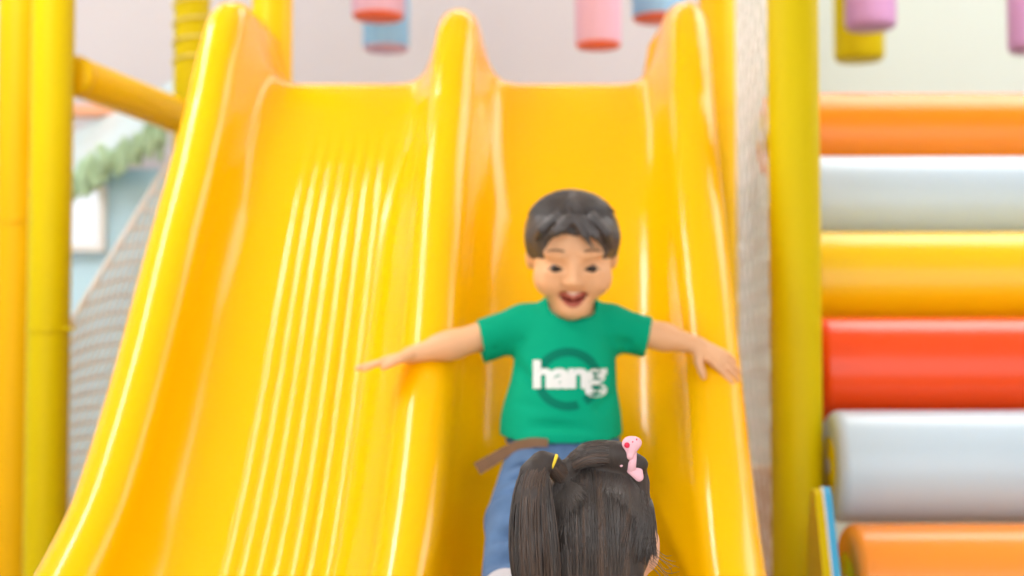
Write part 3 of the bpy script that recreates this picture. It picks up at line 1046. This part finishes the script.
    nb.tube(ring, 0.0045, 8, closed=True)
    nb.build('neckband', M['shirt'], sh)
    # printed ring
    rg = MB(); n = 72; V2 = []; F2 = []
    for i in range(n):
        a = 2 * PI * i / n
        for rr in (25, 34):
            p = on_shirt(568 + rr * math.cos(a), 379 + rr * 0.92 * math.sin(a), 0.0012)
            V2.append(p)
    for i in range(n):
        j = (i + 1) % n
        if (10 < i < 14) or (33 < i < 37): continue
        F2.append((2 * i, 2 * i + 1, 2 * j + 1, 2 * j))
    if all(v is not None for v in V2):
        rg.add(V2, F2).build('printed_ring', M['ring'], sh)
    # white lettering across the chest
    cu = bpy.data.curves.new('lettering', 'FONT')
    cu.body = 'hang'
    cu.size = 1.0
    cu.offset = 0.045
    cu.space_character = 0.88
    cu.resolution_u = 3
    to = bpy.data.objects.new('lettering', cu)
    COL.objects.link(to)
    dg = bpy.context.evaluated_depsgraph_get()
    tm = bpy.data.meshes.new_from_object(to.evaluated_get(dg))
    bpy.data.objects.remove(to)
    co = np.array([v.co[:] for v in tm.vertices])
    fs = [tuple(p.vertices) for p in tm.polygons]
    bpy.data.meshes.remove(tm)
    lo = co.min(0); hi = co.max(0)
    out = []
    for c in co:
        px = 533 + (c[0] - lo[0]) / (hi[0] - lo[0]) * 74
        py = 397 - (c[1] - lo[1]) / (hi[1] - lo[1]) * 37
        out.append(on_shirt(px, py, 0.0022))
    if all(p is not None for p in out):
        link('lettering', np.array(out), fs, M['print'], sh, False)
    # jeans
    J = SDF((-0.10, 1.86, 0.50), (0.30, 2.46, 0.90), 0.0034)
    J.cap(P(562, 440, 2.35), P(564, 464, 2.325), 0.087, 0.086, 0.02, sy=0.84)
    for (a, b_, c) in ((hipL, knL, anL), (hipR, knR, anR)):
        J.cap(a, b_, 0.062, 0.046, 0.012); J.cap(b_, c + (c - b_) * 0.10, 0.043, 0.047, 0.012)
        d = (c - b_) / np.linalg.norm(c - b_)
        pc = b_ + (c - b_) * 0.94
        J.cutball(pc, d, pc + d * 0.05, 0.075)
        J.cap(pc - d * 0.03, pc + d * 0.06, 0.036, 0.038, 0.002, 'sub')
        # creases across the thigh and at the knee
        for t, q in ((0.30, 0.05), (0.55, 0.05), (0.82, 0.04)):
            m_ = a + (b_ - a) * t
            J.cap(m_ + (-0.06, -0.03, 0.035), m_ + (0.06, -0.035, 0.028), 0.008, 0.007, 0.016, 'sub')
        for t in (0.18, 0.42, 0.66):
            m_ = b_ + (c - b_) * t
            J.cap(m_ + (-0.05, -0.045, 0.014), m_ + (0.05, -0.042, 0.004), 0.010, 0.008, 0.016, 'sub')
    J.cut(P(560, 437, 2.33), (0, 0, 1))
    jn = J.build('jeans', M['denim'], boy, 2)
    wbd = MB()
    wc = P(563, 440, 2.345)
    wbd.tube([wc + np.array([0.0885 * math.cos(a), 0.0755 * math.sin(a), 0]) for a in np.linspace(0, 2 * PI, 48, endpoint=False)], 0.006, 8, closed=True)
    wbd.build('waistband', M['denim'], jn)
    # loose strap end flying out at the waist
    cs = [P(548, 443, 2.245), P(532, 442, 2.250), P(514, 447, 2.268), P(499, 456, 2.272), P(477, 469, 2.270)]
    stp = MB(); V3 = []
    sp = []
    cs = np.array(cs)
    for t in np.linspace(0, 4, 25):
        i = min(int(t), 3); f_ = t - i
        sp.append(cs[i] * (1 - f_) + cs[i + 1] * f_)
    sp = np.array(sp)
    for _ in range(6): sp[1:-1] = 0.5 * sp[1:-1] + 0.25 * (sp[:-2] + sp[2:])
    for i, p in enumerate(sp):
        t = sp[min(i + 1, 24)] - sp[max(i - 1, 0)]; t /= np.linalg.norm(t)
        up = np.cross(t, (0, 1, 0)); up /= np.linalg.norm(up)
        if up[2] < 0: up = -up
        w = 0.0065 + 0.004 * i / 24
        y = np.array((0, 0.0018, 0))
        V3 += [p - up * w - y, p + up * w - y, p + up * w + y, p - up * w + y]
    F3 = [(0, 1, 2, 3), (99, 98, 97, 96)]
    for i in range(24):
        for k_ in range(4):
            F3.append((i * 4 + k_, i * 4 + (k_ + 1) % 4, (i + 1) * 4 + (k_ + 1) % 4, (i + 1) * 4 + k_))
    stp.add(V3, F3)
    tag(stp.build('strap', M['strap'], boy, False), 'taupe strap end flying out from the waist')
    # shoes and socks
    for c, s in ((anL, -1), (anR, 1)):
        toe = c + np.array([s * 0.006, -0.048, 0.045]); heel = c + np.array([0, 0.0, -0.035])
        lo = np.minimum(toe, heel) - 0.06; hi = np.maximum(toe, heel) + 0.06
        K = SDF(lo, hi, 0.0028)
        K.cap(heel, toe, 0.031, 0.028, 0.01)
        K.cap(c + (0, 0, -0.01), c + np.array([0, 0.012, 0.012]), 0.029, 0.029, 0.015)
        K.ell(toe, (0.033, 0.026, 0.03), None, 0.015)
        d = toe - heel; d /= np.linalg.norm(d)
        nn = np.cross(d, (1, 0, 0)); nn /= np.linalg.norm(nn)
        if nn[1] > 0: nn = -nn
        shoe = K.build('shoe', M['shoe'], boy, 2)
        sb_ = SDF(lo - 0.02, hi + 0.02, 0.003)
        sb_.cap(heel + nn * 0.012, toe + nn * 0.010, 0.033, 0.032, 0.01)
        pc = (heel + toe) / 2 + nn * 0.020
        sb_.cut(pc, -nn)
        sb_.build('sole', M['sole'], shoe, 1)
    return boy


# ================================================================== THE GIRL
def build_girl():
    D = 1.53
    HC = P(594, 528, D)
    def h(x, y, z): return HC + np.array([x, y, z])
    tilt = np.eye(3)
    S = SDF((-0.16, 1.28, 0.0), (0.34, 1.78, 0.88), 0.0040)
    S.ell(h(0, 0, 0), (0.0635, 0.076, 0.072), None, 0.0)
    # face looks away from the lens, up towards the slide (+y)
    S.ell(h(0, 0.022, -0.045), (0.055, 0.055, 0.058), None, 0.03)
    S.ell(h(0, 0.062, -0.090), (0.022, 0.018, 0.016), None, 0.02)
    S.cap(h(0, 0.076, -0.025), h(0, 0.087, -0.044), 0.006, 0.009, 0.012)
    for s in (-1, 1):
        S.ell(h(s * 0.033, 0.050, -0.052), (0.024, 0.026, 0.024), None, 0.02)
        S.ell(h(s * 0.027, 0.088, -0.018), (0.012, 0.014, 0.006), None, 0.004, 'sub')
        S.cap(h(s * 0.0615, -0.002, -0.012), h(s * 0.0600, 0.002, -0.040), 0.0085, 0.0065, 0.006)
        S.ell(h(s * 0.0640, -0.004, -0.022), (0.0065, 0.012, 0.021), None, 0.004)
    S.ell(h(0, 0.084, -0.070), (0.016, 0.014, 0.003), None, 0.003, 'sub')
    S.cap(h(0, -0.008, -0.08), h(0, -0.012, -0.150), 0.034, 0.034, 0.02)
    nb = h(0, -0.012, -0.165)
    S.cap(nb + (-0.075, 0, -0.012), nb + (0.075, 0, -0.012), 0.028, 0.028, 0.02)
    S.cap(nb + (0, 0, -0.05), nb + (0, 0.004, -0.20), 0.072, 0.070, 0.02, sy=0.8)
    S.cap(nb + (0, 0.004, -0.20), nb + (0, 0.0, -0.26), 0.072, 0.074, 0.02, sy=0.85)
    for s in (-1, 1):
        sh, el, wr = nb + (s * 0.092, 0, -0.02), nb + (s * 0.118, 0.01, -0.135), nb + (s * 0.122, 0.05, -0.235)
        S.cap(sh, el, 0.026, 0.021, 0.02); S.cap(el, wr, 0.020, 0.0145, 0.01)
        hand(S, wr, (0.0, 0.25, -1), (-s, 0, 0), (0, 1, 0), 0.085, [0.3, 0.3, 0.3, 0.3], 0.06, 0.55, 0.0065)
        hip = nb + (s * 0.042, 0, -0.27)
        kn = np.array([hip[0] + s * 0.004, hip[1] + 0.012, 0.205]); an = np.array([kn[0], hip[1] - 0.004, 0.055])
        S.cap(hip, kn, 0.045, 0.033, 0.012); S.cap(kn, an, 0.031, 0.021, 0.01)
        S.cap(an + (0, -0.014, -0.026), an + (s * 0.006, 0.070, -0.032), 0.020, 0.017, 0.01)
    girl = S.build('person', M['skin2'], None, 2)
    tag(girl, 'small dark-haired child with two hair tufts seen from behind before the slide', 'person')
    for s in (-1, 1):
        ey = MB().ell(h(s * 0.027, 0.066, -0.018), (0.0115, 0.0115, 0.011), None).build('eye', M['eyew'], girl)
        MB().ell(h(s * 0.027, 0.0745, -0.018), (0.0062, 0.0045, 0.0062), None).build('iris', M['iris'], ey)
    lp = MB()
    lp.tube([h(0.017 * t, 0.0765 - 0.010 * t * t, -0.071 + 0.003 * t * t) for t in np.linspace(-1, 1, 11)], [0.0012, 0.002, 0.0026, 0.003, 0.0032, 0.0032, 0.0032, 0.003, 0.0026, 0.002, 0.0012], 8)
    lp.build('lips', M['lips'], girl)
    # clothes
    T = SDF(nb - (0.17, 0.12, 0.30), nb + (0.17, 0.12, 0.05), 0.0038)
    T.cap(nb + (-0.075, 0, -0.014), nb + (0.075, 0, -0.014), 0.034, 0.034, 0.02)
    T.cap(nb + (0, 0, -0.05), nb + (0, 0.004, -0.24), 0.081, 0.088, 0.02, sy=0.82)
    for s in (-1, 1):
        sh, el = nb + (s * 0.092, 0, -0.02), nb + (s * 0.118, 0.01, -0.135)
        T.cap(sh, el, 0.034, 0.032, 0.02)
        p = sh + (el - sh) * 0.6; d = el - sh
        T.cutball(p, d, p + d / np.linalg.norm(d) * 0.05, 0.075)
    T.cut(nb + (0, 0, -0.255), (0, 0, -1))
    T.build('shirt', M['dress'], girl, 2)
    J = SDF((nb[0] - 0.13, nb[1] - 0.13, 0.03), (nb[0] + 0.13, nb[1] + 0.13, nb[2] - 0.2), 0.0038)
    J.cap(nb + (0, 0.003, -0.23), nb + (0, 0, -0.27), 0.079, 0.080, 0.02, sy=0.86)
    for s in (-1, 1):
        hip = nb + (s * 0.042, 0, -0.27)
        kn = np.array([hip[0] + s * 0.004, hip[1] + 0.012, 0.205]); an = np.array([kn[0], hip[1] - 0.004, 0.085])
        J.cap(hip, kn, 0.054, 0.042, 0.012); J.cap(kn, an, 0.041, 0.036, 0.01)
    J.cut((0, 0, nb[2] - 0.232), (0, 0, 1)); J.cut((0, 0, 0.085), (0, 0, -1))
    J.build('trousers', M['denim'], girl, 2)
    for s in (-1, 1):
        hip = nb + (s * 0.042, 0, -0.27); kn = np.array([hip[0] + s * 0.004, hip[1] + 0.012, 0.2])
        an = np.array([kn[0], hip[1] - 0.004, 0.055])
        K = SDF(an - (0.06, 0.07, 0.06), an + (0.06, 0.14, 0.05), 0.003)
        K.cap(an + (0, -0.016, -0.024), an + (s * 0.006, 0.074, -0.029), 0.029, 0.025, 0.01)
        K.cap(an + (0, -0.004, -0.01), an + (0, -0.004, 0.012), 0.028, 0.028, 0.012)
        K.cut((0, 0, 0.003), (0, 0, -1))
        K.build('shoe', M['shoe'], girl, 2)

    # ---------------- hair
    AX = np.array([0.0675, 0.0815, 0.0775])
    def skull_y(x, z):
        q = 1 - (x / AX[0]) ** 2 - (z / AX[2]) ** 2
        return -0.002 - AX[1] * math.sqrt(max(q, 0.0))
    G = SDF(HC - (0.13, 0.15, 0.26), HC + (0.11, 0.12, 0.13), 0.0028)
    G.ell(h(0, -0.002, 0.0), AX - 0.0005, None, 0.0)
    # clear the face and the ears
    G.ell(h(0, 0.085, -0.055), (0.064, 0.075, 0.085), None, 0.01, 'sub')
    G.ell(h(0.078, 0.010, -0.035), (0.026, 0.046, 0.046), None, 0.008, 'sub')
    G.cut(h(0, 0, -0.062), (0, 0.4, -1))
    def back_y(x, z):
        """the sheet of loose hair below the widest part of the head"""
        w = math.sqrt(max(0.0, 1 - (x / 0.070) ** 2))
        t = min(1.0, max(0.0, -z / 0.09))
        return (-0.002 - 0.0815 * w) * (1 - t) + (-0.018 - 0.052 * w) * t
    for x in np.linspace(-0.056, 0.034, 12):
        prev = None
        for z in (-0.005, -0.04, -0.08, -0.12, -0.165, -0.20 - 0.012 * math.cos(x * 55)):
            xx = x * (1 - 0.10 * min(1, -z / 0.2))
            p = h(xx, back_y(xx, z) + 0.0165, z)
            if prev is not None:
                G.cap(prev, p, 0.0115, 0.0115 if z > -0.17 else 0.005, 0.012)
            prev = p
    # tuft gathered at the yellow elastic, arching over and falling outwards
    lt = [P(574, 492, 1.500), P(562, 475, 1.484), P(552, 463, 1.474), P(542, 462, 1.468), P(534, 474, 1.460), P(532, 500, 1.450), P(533, 540, 1.446), P(537, 585, 1.448), P(541, 640, 1.456)]
    lr = [0.010, 0.0095, 0.0080, 0.0100, 0.0135, 0.0180, 0.0215, 0.0210, 0.006]
    for i in range(len(lt) - 1):
        G.cap(lt[i], lt[i + 1], lr[i], lr[i + 1], 0.008, sy=0.8)
    # tuft swept across the crown to the pink band
    rt = [P(561, 474, 1.492), P(571, 464, 1.486), P(585, 455, 1.483), P(600, 453, 1.485), P(614, 454, 1.488), P(624, 457, 1.490), P(632, 461, 1.49), P(640, 464, 1.49)]
    rr = [0.0035, 0.0075, 0.0105, 0.0115, 0.0105, 0.0085, 0.0080, 0.0080]
    for i in range(len(rt) - 1):
        G.cap(rt[i], rt[i + 1], rr[i], rr[i + 1], 0.006)
    for q in ((592, 474), (606, 476), (620, 478), (633, 482)):
        G.cap(P(q[0], q[1], 1.505), rt[4], 0.010, 0.007, 0.012)
    G.cap(P(634, 482, 1.515), rt[5], 0.016, 0.008, 0.012)
    # short end of the tuft beyond the band, hanging on the far side
    G.cap(rt[7], rt[7] + np.array([0.004, 0.03, -0.012]), 0.008, 0.006, 0.004)
    hr = G.build('hair', M['hairg'], girl, 3)
    st = MB(); stb = MB()
    # locks of the loose back hair: each lock is a clump of fine strands that share a course
    def lock(x0, z0, fall, n, width, b, r):
        drift = random.gauss(0, 0.005); wob = random.uniform(0, 6.28); amp = random.uniform(0.0005, 0.0022)
        off0 = random.uniform(0.0006, 0.0030)
        for _ in range(n):
            dx = random.gauss(0, width); off = off0 + random.uniform(0, 0.0016); f = fall * random.uniform(0.8, 1.1)
            zz0 = z0 + random.uniform(-0.006, 0.006)
            pts = []
            for t in np.linspace(0, 1, 13):
                z = zz0 + (-f - zz0) * t
                x = (x0 + dx * (0.25 + 0.9 * t)) * (1 - 0.08 * t) + drift * t * t + amp * math.sin(wob + 6 * t)
                x = min(max(x, -0.065), 0.0645)
                y = skull_y(x, z) if z > 0 else min(skull_y(x, z) if z > -0.03 else 9, back_y(x, z))
                pts.append(h(x, y - off, z))
            strands(b, pts, 13, r * random.uniform(0.7, 1.2), 3)
    for n in range(150):
        x0 = random.uniform(-0.062, 0.062)
        zt = 0.0775 * math.sqrt(max(0.0, 1 - (x0 / 0.0675) ** 2))
        z0 = zt * random.uniform(0.72, 0.97) - 0.004
        fall = random.uniform(0.13, 0.20)
        if x0 > 0.034: fall = random.uniform(0.008, 0.03)
        lock(x0, z0, fall, 9, 0.0035, stb if random.random() < 0.2 else st, 0.00055)
    # finer hair combed from the back and side of the head up to the pink band
    for n in range(420):
        a = random.random()
        x0 = 0.004 + 0.058 * a + random.gauss(0, 0.002); z0 = 0.052 - 0.062 * a ** 1.4 + random.gauss(0, 0.004)
        x0 = min(x0, 0.064)
        tg = rt[4] * (1 - a) + rt[5] * a - HC + np.array([0, -0.003, random.uniform(-0.006, 0.004)])
        pts = []
        for t in np.linspace(0, 1, 9):
            x = x0 + (tg[0] - x0) * t ** 1.15; z = z0 + (tg[2] - z0) * t ** 0.95
            y = skull_y(x, z) - 0.0034
            g = t ** 2.5
            pts.append(h(x, y * (1 - g) + min(y, tg[1]) * g, z))
        strands(st, pts, 9, random.uniform(0.0004, 0.0007), 3)
    # and from the other side of the crown up to the yellow elastic
    for n in range(260):
        a = random.random()
        x0 = -0.010 - 0.050 * a; z0 = 0.045 - 0.055 * a + random.gauss(0, 0.005)
        tg = lt[1] - HC + np.array([random.uniform(-.006, .006), -0.006, random.uniform(-0.006, 0.004)])
        pts = []
        for t in np.linspace(0, 1, 9):
            x = x0 + (tg[0] - x0) * t; z = z0 + (tg[2] - z0) * t
            y = skull_y(x, z) - 0.0034
            g = t ** 2.5
            pts.append(h(x, y * (1 - g) + min(y, tg[1]) * g, z))
        strands(st, pts, 9, random.uniform(0.0004, 0.0007), 3)
    def along(chain, rad, n, t0, t1, r, per=7, sy=1.0):
        chain = np.array(chain); m = len(chain) - 1
        for _ in range(n):
            ang0 = random.uniform(0, 2 * PI); f0 = random.uniform(1.02, 1.16)
            tw = random.uniform(-0.6, 0.9)
            b = stb if random.random() < 0.45 else st
            for __ in range(per):
                ang = ang0 + random.gauss(0, 0.10); f = f0 + random.gauss(0, 0.035)
                a = t0 + random.uniform(0, 0.10) * m; b_ = t1 - random.uniform(0, 0.2) * m
                pts = []
                for t in np.linspace(a, b_, 24):
                    i = min(int(t), m - 1); g = t - i
                    p = chain[i] * (1 - g) + chain[i + 1] * g
                    d = chain[min(i + 1, m)] - chain[max(i - 1, 0)] if g < 0.5 else chain[min(i + 2, m)] - chain[i]
                    d = d / np.linalg.norm(d)
                    u = np.cross(d, (0, 1, 0)); u /= max(np.linalg.norm(u), 1e-6); w = np.cross(d, u)
                    rr_ = (rad[i] * (1 - g) + rad[i + 1] * g) * f
                    an_ = ang + tw * t / m
                    q = rr_ * (math.cos(an_) * u + math.sin(an_) * w)
                    q[1] *= sy
                    pts.append(p + q)
                strands(b, pts, 20, r * random.uniform(0.7, 1.2), 3)
    along(lt, lr, 95, 0.3, 8.0, 0.00055, 8, 0.82)
    along(rt, rr, 60, 0.1, 6.8, 0.00055, 7)
    # flyaway wisps by the ear and at the crown
    for n in range(10):
        p = P(649, 545 + n * 2.4, 1.50)
        pts = [p, p + np.array([0.009, -0.004, -0.005 - 0.001 * (n % 3)]), p + np.array([0.017 + 0.002 * (n % 4), -0.006, -0.012 - 0.0012 * n]),
               p + np.array([0.024 + 0.004 * (n % 3), -0.006, -0.010 - 0.004 * (n % 4)])]
        strands(st, pts, 10, 0.00028, 3)
    for n in range(22):
        p = P(random.uniform(560, 640), random.uniform(462, 476), 1.49)
        pts = [p, p + np.array([random.uniform(-.006, .006), 0, 0.008]), p + np.array([random.uniform(-.014, .014), 0, 0.012])]
        strands(st, pts, 8, 0.00028, 3)
    st.build('hair_strands', M['strandg'], hr)
    stb.build('brown_hair_strands', M['strandg2'], hr)
    # yellow elastic
    b = MB()
    c = P(552.5, 464, 1.474)
    b.tube([c + np.array([0.004 * math.cos(a) , 0.0095 * math.sin(a), 0.0086 * math.cos(a)]) for a in np.linspace(0, 2 * PI, 28, endpoint=False)], 0.0021, 8, closed=True)
    tag(b.build('hair_elastic', M['yeltie'], girl), 'small yellow hair elastic')
    # pink band: ribbon loop round the tuft, round head with crimson spot on top, tail below
    bd = empty('hair_band', tuple(P(633, 461, 1.488)))
    bd.parent = girl
    bd.location = Vector(P(633, 461, 1.488)) - world_loc(girl)
    bd['label'] = 'pale pink hair band with a crimson spot'
    b = MB()
    c = P(631.5, 462, 1.489)
    n = 36; Vb = []; Fb = []
    for i in range(n):
        a = 2 * PI * i / n
        for (dx, rr_) in ((-0.0042, 0.0106), (0.0, 0.0116), (0.0042, 0.0106), (0.0042, 0.0092), (-0.0042, 0.0092)):
            Vb.append(c + np.array([dx + 0.001 * math.cos(a), rr_ * math.sin(a), rr_ * math.cos(a) * 1.15]))
    for i in range(n):
        for k_ in range(5):
            Fb.append((i * 5 + k_, ((i + 1) % n) * 5 + k_, ((i + 1) % n) * 5 + (k_ + 1) % 5, i * 5 + (k_ + 1) % 5))
    b.add(Vb, Fb)
    loop = b.build('ribbon_loop', M['pinktie'], bd)
    K = SDF(P(632, 446, 1.48) - 0.03, P(632, 446, 1.48) + 0.03, 0.0009)
    K.ell(P(630.5, 444.5, 1.481), (0.0092, 0.0065, 0.0088), None, 0.0)
    K.ell(P(636.5, 442.5, 1.480), (0.0052, 0.005, 0.0050), None, 0.005)
    K.cap(P(631, 449, 1.481), P(630, 456, 1.479), 0.0055, 0.0042, 0.004)
    bead = K.build('bead', M['pinktie'], bd, 1)
    MB().ell(P(627.0, 445.2, 1.4745), (0.0030, 0.0014, 0.0030), None, 14, 10).build('crimson_spot', M['crimson'], bead)
    b = MB()
    b.ell(P(636.6, 439.8, 1.4755), (0.0009, 0.0008, 0.0014), None, 8, 6)
    b.ell(P(632.8, 441.9, 1.4745), (0.0008, 0.0008, 0.0008), None, 8, 6)
    b.build('tiny_dots', M['crimson'], bead)
    K = SDF(P(634, 473, 1.49) - 0.03, P(634, 473, 1.49) + 0.03, 0.001)
    K.cap(P(627, 468, 1.484), P(639, 477, 1.483), 0.0034, 0.0050, 0.003, sy=0.6)
    K.cap(P(633, 466, 1.484), P(639, 471, 1.484), 0.0036, 0.0040, 0.003, sy=0.6)
    K.cap(P(618, 462, 1.480), P(621, 465, 1.480), 0.0022, 0.0026, 0.003)
    K.build('ribbon_tail', M['pinktie'], bd, 1, biggest=False)
    return girl


build_boy()
build_girl()

# ------------------------------------------------------------------ picture settings
SC.view_settings.view_transform = 'Standard'
SC.view_settings.look = 'None'
SC.view_settings.gamma = 1.0
SC.view_settings.use_curve_mapping = False
SC.view_settings.exposure = -0.12
SC.cycles.use_denoising = True
SC.cycles.max_bounces = 8
SC.cycles.diffuse_bounces = 5
